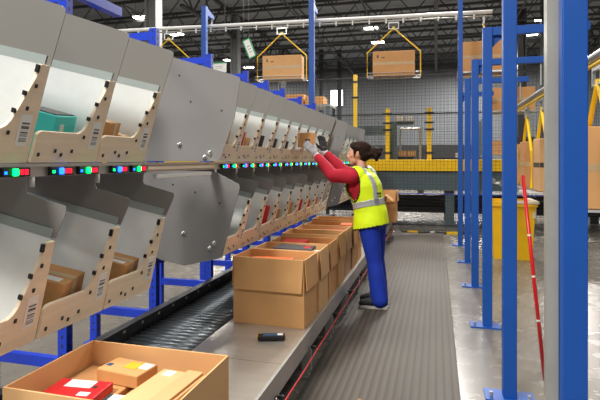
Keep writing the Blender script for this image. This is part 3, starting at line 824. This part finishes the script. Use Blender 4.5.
# black belt conveyor lying under the platform
bc = thing('belt_conveyor', 'long black belt conveyor low on the floor behind the fence', 'conveyor', (0, 12.0, 0))
MB().box2((-4.5, -.35, .22), (4.5, .28, .62), .02).build('belt_bed', M['black'], bc)
for x in (-4, -1.5, 1.2, 4): MB().box2((x-.04, -.3, 0), (x+.04, .25, .22)).build('leg', M['darkgrey'], bc)
b = MB(); b.tube((-4.5, -.37, .45), (4.5, -.37, .45), .09, n=14); b.build('side_roller', M['dark'], bc, True)

# floor stop bar in yellow and black
sb = thing('floor_bar', 'yellow and black floor bar lying in front of the fence', 'floor bar', (-.66, 9.86, 0), .10)
L = 1.35
MB().box2((0, -.025, 0), (L, .025, .035), .004).build('bar', M['black'], sb)
for k, (a, c) in enumerate(((.12, .32), (.86, 1.12))):
    MB().box2((a, -.027, .001), (c, .027, .037)).build('yellow_sleeve', M['yellow'], sb)
MB().box2((.55, -.027, .001), (.63, .027, .037)).build('white_sleeve', M['white'], sb)

# ------------------------------------------------------------------ yellow bin
yb = thing('waste_bin', 'square yellow plastic waste bin with cream liner behind the blue posts', 'bin', (1.06, 7.85, 0))
def frustum(b, lo, hi, z0, z1):
    q = [(-lo, -lo, z0), (lo, -lo, z0), (lo, lo, z0), (-lo, lo, z0)]; r = [(-hi, -hi, z1), (hi, -hi, z1), (hi, hi, z1), (-hi, hi, z1)]
    A = [b.bm.verts.new(p) for p in q]; B = [b.bm.verts.new(p) for p in r]
    for k in range(4): b.bm.faces.new((A[k], A[(k+1) % 4], B[(k+1) % 4], B[k]))
    return A, B
b = MB(); A, B = frustum(b, .25, .285, .0, .80); b.bm.faces.new(A[::-1]); C_, D_ = frustum(b, .235, .27, .02, .80); b.bm.faces.new(C_)
for k in range(4): b.bm.faces.new((B[k], B[(k+1) % 4], D_[(k+1) % 4], D_[k]))
b.build('bin_body', M['yellowbin'], yb)
b = MB(); b.box2((-.31, -.31, .76), (.31, -.285, .83)); b.box2((-.31, .285, .76), (.31, .31, .83)); b.box2((-.31, -.285, .76), (-.285, .285, .83)); b.box2((.285, -.285, .76), (.31, .285, .83)); b.build('bin_rim', M['yellowbin'], yb)
b = MB(); b.box2((-.265, -.265, .60), (.265, .265, .66)); b.box2((.25, -.28, .60), (.29, .28, .80)); b.box2((.25, -.32, .8), (.33, .32, .842), .008); b.box2((-.1, -.322, .80), (.33, -.27, .842), .008); b.box2((.312, -.1, .50), (.33, .12, .84), .006); b.build('bin_liner', M['bag'], yb)

# pallet racking far right behind the platform
pr_ = thing('pallet_rack', 'grey pallet rack far behind the blue posts', 'rack', (2.6, 15.5, 0))
for x in (-1.3, 1.3):
    for y in (-.5, .5): MB().box2((x-.05, y-.05, 0), (x+.05, y+.05, 2.6)).build('upright', M['greyblue'], pr_)
for z in (.7, 1.5): MB().box2((-1.3, -.55, z), (1.3, .55, z+.08)).build('shelf', M['galv'], pr_)
for k, (x, z, w, hgt, m, lb) in enumerate(((-.9, 1.5805, .5, .4, 'card2', 'brown carton at the near end of the far pallet rack, upper shelf'), (-.2, 1.5805, .55, .5, 'darkbook', 'dark brown carton mid upper shelf of the far pallet rack'),
                                       (.6, 1.5805, .5, .4, 'card', 'tan carton at the far end of the pallet rack upper shelf'), (-.6, .7805, .7, .5, 'charcoal', 'charcoal crate on the lower shelf of the far pallet rack'), (.4, .7805, .6, .45, 'card2', 'brown carton on the lower shelf of the far pallet rack'))):
    box_thing('parcel_box', lb, 'box', M[m], (2.6+x-w/2, 15.2, z), (2.6+x+w/2, 15.8, z+hgt))

sr = thing('storage_rack', 'grey storage rack behind the fence showing just above the sorting wall', 'rack', (-3.4, 13.2, 0))
for x in (-.85, .65):
    for y in (-.4, .4): MB().box2((x-.04, y-.04, 0), (x+.04, y+.04, 2.90)).build('upright', M['greyblue'], sr)
MB().box2((-.9, -.45, 2.84), (.7, .45, 2.90)).build('shelf', M['galv'], sr)
for x0, x1, h_, lb in ((-3.95, -3.45, .30, 'brown carton on the storage rack above the sorting wall, the taller one'), (-3.40, -2.90, .22, 'brown carton on the storage rack above the sorting wall, the lower one')):
    box_thing('parcel_box', lb, 'box', M['card2'], (x0, 12.9, 2.9005), (x1, 13.4, 2.9005+h_))

# things far behind the platform on the floor
for k, (x, y, w, hgt, m, lb) in enumerate(((-3.5, 22, .3, 2.2, 'greyblue', 'slim grey blue post standing far behind the platform'), (-.6, 21, .25, 1.9, 'darkgrey', 'slim dark post standing far behind the platform'), (.9, 20, .2, 2.0, 'darkgrey', 'dark slim post far behind the wide platform leg'))):
    o = thing('far_post', lb, 'post', (x, y, 0))
    MB().box2((-w/2, -w/2, .01), (w/2, w/2, hgt)).build('upright', M[m], o); MB().box2((-w, -w, 0), (w, w, .01)).build('base_plate', M[m], o)
box_thing('equipment_cabinet', 'large pale equipment cabinet far behind the platform', 'cabinet', M['alu'], (-7.5, 26, 0), (-5.2, 27.5, 2.6))
box_thing('equipment_cabinet', 'long low dark cabinet far behind the mesh fence', 'cabinet', M['darkgrey'], (-4.2, 30, 0), (2.5, 31.5, 2.3))

# ------------------------------------------------------------------ the worker
_q = bmesh.new(); bmesh.ops.create_icosphere(_q, subdivisions=3, radius=1); ICO = [v.co.copy() for v in _q.verts]; _q.free()
def hull_sphere(bm, pts):
    vs = [bm.verts.new(Vector(c)+Vector((q.x*r[0], q.y*r[1], q.z*r[2]))) for c, r in pts for q in ICO]
    r = bmesh.ops.convex_hull(bm, input=vs)
    bmesh.ops.delete(bm, geom=[v for v in bm.verts if not v.link_faces], context='VERTS')
def blob(name, chains, voxel, smooth_it, m, parent):
    """one continuous surface grown round tapered chains: each chain is a list of (centre, radius or radii)"""
    me_all = bmesh.new()
    for ch in chains:
        ch = [(c, (r, r, r) if not isinstance(r, tuple) else r) for c, r in ch]
        pairs = list(zip(ch, ch[1:])) if len(ch) > 1 else [(ch[0], ch[0])]
        for a, b_ in pairs:
            bm = bmesh.new(); hull_sphere(bm, [a, b_] if a is not b_ else [a])
            tmp = bpy.data.meshes.new('t'); bm.to_mesh(tmp); bm.free(); me_all.from_mesh(tmp); bpy.data.meshes.remove(tmp)
    me = bpy.data.meshes.new(name); me_all.to_mesh(me); me_all.free()
    o = bpy.data.objects.new(name, me); COL.objects.link(o)
    r = o.modifiers.new('r', 'REMESH'); r.mode = 'VOXEL'; r.voxel_size = voxel; r.use_smooth_shade = True
    if smooth_it:
        s = o.modifiers.new('s', 'SMOOTH'); s.factor = .5; s.iterations = smooth_it
    dg = bpy.context.evaluated_depsgraph_get(); dg.update()
    ne = bpy.data.meshes.new_from_object(o.evaluated_get(dg)); o.modifiers.clear()
    o.data = ne; bpy.data.meshes.remove(me); ne.name = name
    ne.materials.clear(); ne.materials.append(m)
    for p in ne.polygons: p.use_smooth = True
    if parent: o.parent = parent
    return o

pe = thing('person', 'worker in yellow vest, red sweater and blue trousers reaching up to the bins', 'person', (-.525, 4.83, .0145))
FW = Vector((-.93, .36, 0)).normalized(); LF = Vector((-FW.y, FW.x, 0))
def J(f, l, z): return FW*f+LF*l+Vector((0, 0, z))
HFW = Vector((-.985, .10, 0)).normalized(); HLF = Vector((-HFW.y, HFW.x, 0))
HC = J(.235, 0, 1.462)
HT = Vector((0, 0, 1))
def K(f, l, z): return HC+HFW*f+HLF*l+HT*z
hipL, hipR = J(.085, .075, .80), J(.085, -.075, .80)
kneeL, kneeR = J(.015, .085, .43), J(.07, -.08, .43)
ankL, ankR = J(-.04, .09, .085), J(.05, -.085, .085)
pel, wst, chs, nck = J(.075, 0, .83), J(.125, 0, .98), J(.175, 0, 1.15), J(.195, 0, 1.29)
shL, shR = J(.21, .165, 1.245), J(.21, -.165, 1.245)
elL, elR = J(.42, .19, 1.255), J(.485, -.15, 1.28)
wrL, wrR = J(.655, .135, 1.455), J(.705, -.105, 1.485)
PK = J(.835, .055, 1.56)         # bottom middle of the held parcel
def torso(e=0.):
    return [[(pel, (.118+e, .125+e, .10)), (wst, (.122+e, .125+e, .09)), (chs, (.145+e, .15+e, .10)), (J(.192, 0, 1.23), (.115+e, .14+e, .06))],
            [(J(.20, .11, 1.235), .062+e), (J(.20, -.11, 1.235), .062+e)], [(J(.21, .06, 1.14), .085+e), (J(.21, -.06, 1.14), .085+e)]]
def arm(sh, el, wr, e=0.):
    return [[(sh, .062+e), (sh.lerp(el, .5), .052+e), (el, .044+e), (el.lerp(wr, .45), .041+e), (wr, .028+e)]]
def leg(h, k, a, e=0., fl=0.):
    return [[(h, .098+e), (h.lerp(k, .5), .080+e), (k, .060+e), (k.lerp(a, .4), .056+e+fl*.4), (a, .040+e+fl)]]
def foot(a, e=0.):
    d = Vector((-.97, -.03, 0)).normalized()
    return [[(a+Vector((0, 0, -.035))-d*.035, (.036+e, .036+e, .036+e)), (a+d*.05+Vector((0, 0, -.03)), .038+e), (a+d*.155+Vector((0, 0, -.052)), .026+e)]]
# hands: palm centre, finger directions
def hand(wr, pc, fd, sd, up, curl, e=0., thumb=1):
    """wr wrist, pc palm centre, fd finger direction, sd across the palm, up palm normal (towards what is held)"""
    fd, sd, up = fd.normalized(), sd.normalized(), up.normalized()
    ch = [[(wr, .026+e), (pc-fd*.03, .027+e)]]
    for k in (-1.0, 0, 1.0):
        ch.append([(pc-fd*.035+sd*.018*k, .016+e), (pc+fd*.035+sd*.026*k, .0145+e)])
    ch.append([(pc+fd*.033-sd*.026, .0125+e), (pc+fd*.033+sd*.026, .0125+e)])
    for k, ln in ((-1.5, .062), (-.5, .075), (.5, .078), (1.5, .068)):
        b0 = pc+fd*.036+sd*.0195*k
        d1 = (fd+sd*.06*k+up*curl*.35).normalized(); d2 = (fd+sd*.05*k+up*curl*.9).normalized(); d3 = (fd+up*curl*1.5).normalized()
        p1 = b0+d1*ln*.42; p2 = p1+d2*ln*.32; p3 = p2+d3*ln*.26
        ch.append([(b0, .0095+e), (p1, .009+e), (p2, .0082+e), (p3, .0068+e)])
    t0 = pc-fd*.02+sd*.026*thumb; t1 = t0+(sd*thumb*.75+fd*.5+up*.35).normalized()*.042; t2 = t1+(fd*.8+sd*thumb*.25+up*.4).normalized()*.032
    ch.append([(t0, .015+e), (t1, .0115+e), (t2, .0085+e)])
    return ch
INW = Vector((-1, .25, .0)).normalized()
pcL = wrL+Vector((-.045, -.01, .055)); pcR = wrR+Vector((-.02, -.005, .070))
hL = lambda e=0.: hand(wrL, pcL, Vector((-.62, .05, .62)), Vector((.55, .45, .55)), Vector((-.35, .80, .25)), .45, e, 1)
hR = lambda e=0.: hand(wrR, pcR, Vector((-.18, .10, .98)), Vector((-.70, -.55, -.05)), Vector((-.45, -.75, .05)), .35, e, 1)

body = []
body += torso() + arm(shL, elL, wrL) + arm(shR, elR, wrR) + leg(hipL, kneeL, ankL) + leg(hipR, kneeR, ankR) + foot(ankL) + foot(ankR)
body += [[(hipL, .10), (hipR, .10)]]
body += [[(nck-Vector((0, 0, .03)), .056), (K(-.03, 0, -.085), .047)]]
# head: skull, face, jaw, brow, nose, lips, chin, ear
body += [[(K(-.022, 0, .035), (.093, .078, .088))], [(K(.03, 0, .01), (.066, .064, .080))], [(K(.035, 0, -.055), (.048, .050, .045)), (K(.060, 0, -.085), (.026, .028, .024))],
         [(K(.080, .028, .040), .017), (K(.080, -.028, .040), .017)],
         [(K(.088, 0, .025), .010), (K(.112, 0, -.022), .0115)], [(K(.098, 0, -.028), .011), (K(.092, 0, -.030), (.014, .02, .010))],
         [(K(.088, .012, -.048), .0085), (K(.088, -.012, -.048), .0085)], [(K(.085, .010, -.061), .0085), (K(.085, -.010, -.061), .0085)], [(K(.082, 0, -.088), .015)],
         [(K(.062, .036, -.012), .022), (K(.062, -.036, -.012), .022)]]
for s in (1, -1): body += [[(K(-.015, s*.074, .022), (.016, .011, .020)), (K(-.008, s*.074, -.018), (.010, .009, .012))]]
body += hL() + hR()
blob('body', body, .0065, 2, M['skin'], pe)
# eyes, brows, lips
for s in (1, -1):
    MB().sphere(K(.0835, s*.031, .022), .0105, 10).build('eye', M['white'], pe, True)
    MB().sphere(K(.0925, s*.032, .022), .0048, 8).build('iris', M['hair'], pe, True)
    MB().path([K(.091, s*.014, .046), K(.092, s*.03, .052), K(.082, s*.05, .047)], .004, 6).build('eyebrow', M['hair'], pe, True)
MB().path([K(.087, .02, -.0535), K(.0965, 0, -.053), K(.087, -.02, -.0535)], .0055, 8).build('lips', M['lip'], pe, True)
# hair with bun
hair = [[(K(-.035, 0, .048), (.102, .087, .088))], [(K(.02, 0, .088), (.070, .074, .042))], [(K(.055, .035, .085), .022), (K(.05, -.035, .085), .022)],
        [(K(-.075, 0, .0), (.058, .074, .062))], [(K(-.055, .0, -.04), (.045, .058, .035))]]
for s in (1, -1):
    hair += [[(K(.045, s*.062, .075), .022), (K(-.03, s*.076, .060), .024)], [(K(.022, s*.072, .045), .014), (K(.026, s*.072, .0), .008), (K(.028, s*.070, -.035), .004)], [(K(-.045, s*.070, .035), .026), (K(-.06, s*.06, -.02), .026)]]
rr = random.Random(4)
BC = K(-.170, -.01, .015)
hair += [[(K(-.11, 0, .02), .045), (BC, .06)]]
for k in range(16):
    v = Vector((rr.uniform(-1, 1), rr.uniform(-1, 1), rr.uniform(-1, 1))).normalized()
    hair.append([(BC+v*.030, .030), (BC+v*.056+Vector((rr.uniform(-.02, .02), rr.uniform(-.02, .02), rr.uniform(-.02, .02))), .016)])
ho = blob('hair', hair, .006, 1, M['hair'], pe)
# sweater
sw = torso(.012) + arm(shL, elL, elL.lerp(wrL, .86), .018) + arm(shR, elR, elR.lerp(wrR, .86), .018) + [[(nck-Vector((0, 0, .035)), .070), (nck+Vector((0, 0, .0)), .064)]]
sw += [[(elL+Vector((.0, 0, -.03)), .045), (shL.lerp(elL, .5)+Vector((0, 0, -.02)), .05)]]
blob('sweater', sw, .008, 2, M['sweater'], pe)
# trousers: loose, flared over the shoes
tr = leg(hipL, kneeL, ankL+Vector((.004, 0, -.006)), .010, .032) + leg(hipR, kneeR, ankR+Vector((.004, 0, -.006)), .010, .032)
tr += [[(J(.07, .06, .84), (.10, .08, .04)), (J(.07, -.06, .84), (.10, .08, .04))], [(J(.045, .075, .80), .09), (J(.045, -.075, .80), .09)], [(hipL, .108), (hipR, .108)]]
blob('trousers', tr, .009, 2, M['pants'], pe)
for nm, a in (('shoe', ankL), ('shoe', ankR)):
    so = blob(nm, foot(a, .012), .007, 1, M['shoe'], pe)
    d = Vector((-.97, -.03, 0)).normalized(); n = Vector((-d.y, d.x, 0))
    pts = []
    for u, w in ((-.088, 0), (-.075, .032), (-.02, .040), (.07, .046), (.14, .044), (.18, .028), (.195, 0)):
        pts.append(a+d*u+n*w)
    for u, w in ((.18, .028), (.14, .044), (.07, .046), (-.02, .040), (-.075, .032)):
        pts.append(a+d*u-n*w)
    MB().prism([(p.x, p.y, 0.0) for p in pts], (0, 0, .026)).build('sole', M['sole'], so)
# gloves
blob('glove', [c for c in hL(.0035)] + [[(wrL, .036), (wrL.lerp(elL, .17), .038)]], .0042, 1, M['glove'], pe)
blob('glove', [c for c in hR(.0035)] + [], .0042, 1, M['palm'], pe)
blob('glove_cuff', [[(wrR.lerp(elR, -.08), .036), (wrR.lerp(elR, .14), .037)]], .006, 1, M['glove'], pe)
# vest: shell round the torso with armholes, hem and open neck
VE = .034
vt = [[(J(.10, 0, .66), (.172, .195, .05)), (J(.095, 0, .80), (.172, .185, .06)), (J(.10, 0, .90), (.162, .16, .07)), (wst, (.156, .158, .08)), (chs, (.14+VE, .15+VE, .10)), (J(.192, 0, 1.23), (.115+VE, .14+VE, .065))],
      [(J(.20, .10, 1.245), .066+VE), (J(.20, -.10, 1.245), .066+VE)], [(J(.21, .06, 1.14), .085+VE), (J(.21, -.06, 1.14), .085+VE)]]
vo = blob('hi_vis_vest', vt, .008, 3, M['hiviz'], pe)
def loc_(co): return (co.dot(FW), co.dot(LF), co.z)
AH = [(J(.235, .22, 1.155), (.115, .14, .185)), (J(.235, -.22, 1.155), (.115, .14, .185))]
def in_hole(co, k=1.):
    for c, (a, b_, h_) in AH:
        f, l, z = loc_(co-c)
        if (f/a/k)**2+(l/b_)**2+((z)/h_/k)**2 < 1: return True
    f, l, z = loc_(co-J(.245, 0, 1.355))
    return (f/.11/k)**2+(l/.075/k)**2+(z/.085/k)**2 < 1
def shell(src, name, m, keep, grow, parent, solid=.004):
    me = src.data.copy(); bm = bmesh.new(); bm.from_mesh(me)
    for v in bm.verts: v.co += v.normal*grow
    bmesh.ops.delete(bm, geom=[f for f in bm.faces if not keep(f.calc_center_median())], context='FACES')
    loose = [v for v in bm.verts if not v.link_faces]
    bmesh.ops.delete(bm, geom=loose, context='VERTS')
    bm.to_mesh(me); bm.free(); me.name = name; me.materials.clear(); me.materials.append(m)
    o = bpy.data.objects.new(name, me); COL.objects.link(o); o.parent = parent
    s = o.modifiers.new('s', 'SOLIDIFY'); s.thickness = solid; s.offset = 1
    return o
def hem(co):
    f, l, z = loc_(co); return .745-.22*(f-.09) 
inv = lambda co: co.z > hem(co) and not in_hole(co)
shell(vo, 'reflective_band', M['silver'], lambda c: inv(c) and .975-.25*loc_(c)[0] < c.z < 1.035-.25*loc_(c)[0], .004, vo, .002)
shell(vo, 'shoulder_band', M['silver'], lambda c: inv(c) and c.z > .97 and .055 < abs(loc_(c)[1]) < .105, .004, vo, .002)
shell(vo, 'armhole_trim', M['black'], lambda c: inv(c) and in_hole(c, 1.1), .003, vo, .003)
shell(vo, 'hem_trim', M['black'], lambda c: inv(c) and c.z < hem(c)+.012, .003, vo, .003)
b = MB()
bm = bmesh.new(); bm.from_mesh(vo.data)
bmesh.ops.delete(bm, geom=[f for f in bm.faces if not inv(f.calc_center_median())], context='FACES')
bmesh.ops.delete(bm, geom=[v for v in bm.verts if not v.link_faces], context='VERTS')
bm.to_mesh(vo.data); bm.free()
s_ = vo.modifiers.new('s', 'SOLIDIFY'); s_.thickness = .003; s_.offset = 1
# black printed marks on the vest: chest and back
def on_vest(name, f, l, z, strokes):
    """small black strokes laid on the vest surface next to a point"""
    bmq = bmesh.new(); bmq.from_mesh(vo.data); 
    from mathutils.bvhtree import BVHTree
    T = BVHTree.FromBMesh(bmq); bmq.free()
    p, nrm, _, _ = T.find_nearest(J(f, l, z)); 
    if p is None: return
    upv = (Vector((0, 0, 1))-nrm*nrm.z).normalized(); sd = upv.cross(nrm)
    b = MB()
    for (x0, z0, x1, z1) in strokes:
        a = p+sd*x0+upv*z0; c = p+sd*x1+upv*z1
        pa, na, _, _ = T.find_nearest(a); pc_, nc, _, _ = T.find_nearest(c)
        b.tube(pa+na*.0045, pc_+nc*.0045, .0045, n=6)
    b.build(name, M['black'], vo)
on_vest('printed_logo', .33, .17, 1.03, [(-.02, -.03, .02, -.03), (-.02, -.03, -.02, .0), (.02, -.03, .02, .0), (-.02, .012, .02, .012), (-.02, .012, .02, .035), (-.02, .035, .02, .05)])
on_vest('printed_text', -.1, .06, 1.09, [(-.03, 0, -.02, .02), (-.02, .02, -.01, 0), (0, 0, 0, .02), (.012, 0, .022, .018), (.03, 0, .03, .02), (-.03, -.02, .03, -.02)])
# the parcel in her hands
pk = thing('held_parcel', 'brown parcel held up by the worker between gloved hands at the upper bins', 'parcel', (-.525+PK.x, 4.83+PK.y, PK.z+.0145), .42)
MB().box((0, 0, .055), (.17, .13, .15), None, .003).build('carton', M['card2'], pk)
MB().box((0, 0, .1306), (.168, .03, .001)).build('tape_strip', M['tape'], pk)
MB().box((.0, -.0656, .045), (.05, .001, .04)).build('shipping_label', M['btape'], pk)

# ------------------------------------------------------------------ light
def area(loc, size, energy, aim=None, col=(1, .96, .90), sy=None):
    l = bpy.data.lights.new('bay_or_fill_light', 'AREA'); l.shape = 'RECTANGLE'; l.size = size; l.size_y = sy or size; l.energy = energy; l.color = col
    o = bpy.data.objects.new('bay_or_fill_light', l); COL.objects.link(o); o.location = loc
    if aim: o.rotation_euler = (Vector(aim)-Vector(loc)).to_track_quat('-Z', 'Y').to_euler()
    return o
for x, y, e in ((-8, -4, 300), (-3.6, -3.8, 900), (3, -4, 120), (-9, 3, 150), (-2.5, 2, 170), (2.5, 5, 100), (-8, 11, 160), (-2.0, 9.5, 150), (4, 13, 200), (-8, 20, 600), (0, 21, 600), (8, 21, 600), (-14, 31, 900), (-2, 33, 900), (8, 33, 900), (-16, 40, 700), (3, 40, 700)):  # added fill behind the camera and backlight behind the bins, among hall bays
    area((x, y, 8.8), 1.6, e)
area((.2, 14.5, 8.2), .9, 520, (-.6, 4.2, .3))

W = bpy.data.worlds.new('World'); S.world = W; W.use_nodes = True
W.node_tree.nodes['Background'].inputs['Color'].default_value = (.95, .97, 1, 1)
W.node_tree.nodes['Background'].inputs['Strength'].default_value = .11

# ------------------------------------------------------------------ camera
cd = bpy.data.cameras.new('camera'); co = bpy.data.objects.new('camera', cd); COL.objects.link(co); S.camera = co
co.location = (0, 0, 1.42); co.rotation_euler = (PI/2, 0, math.atan(136/495.))
cd.sensor_fit = 'HORIZONTAL'; cd.sensor_width = 36; cd.lens = 36*495/600.
cd.shift_y = -40/600.; cd.clip_start = .05; cd.clip_end = 200
cd.dof.use_dof = False
S.view_settings.view_transform = 'Standard'; S.view_settings.look = 'None'; S.view_settings.gamma = 1; S.view_settings.exposure = .66
S.view_settings.use_curve_mapping = False
S.cycles.use_denoising = True
S.cycles.max_bounces = 8; S.cycles.transparent_max_bounces = 16
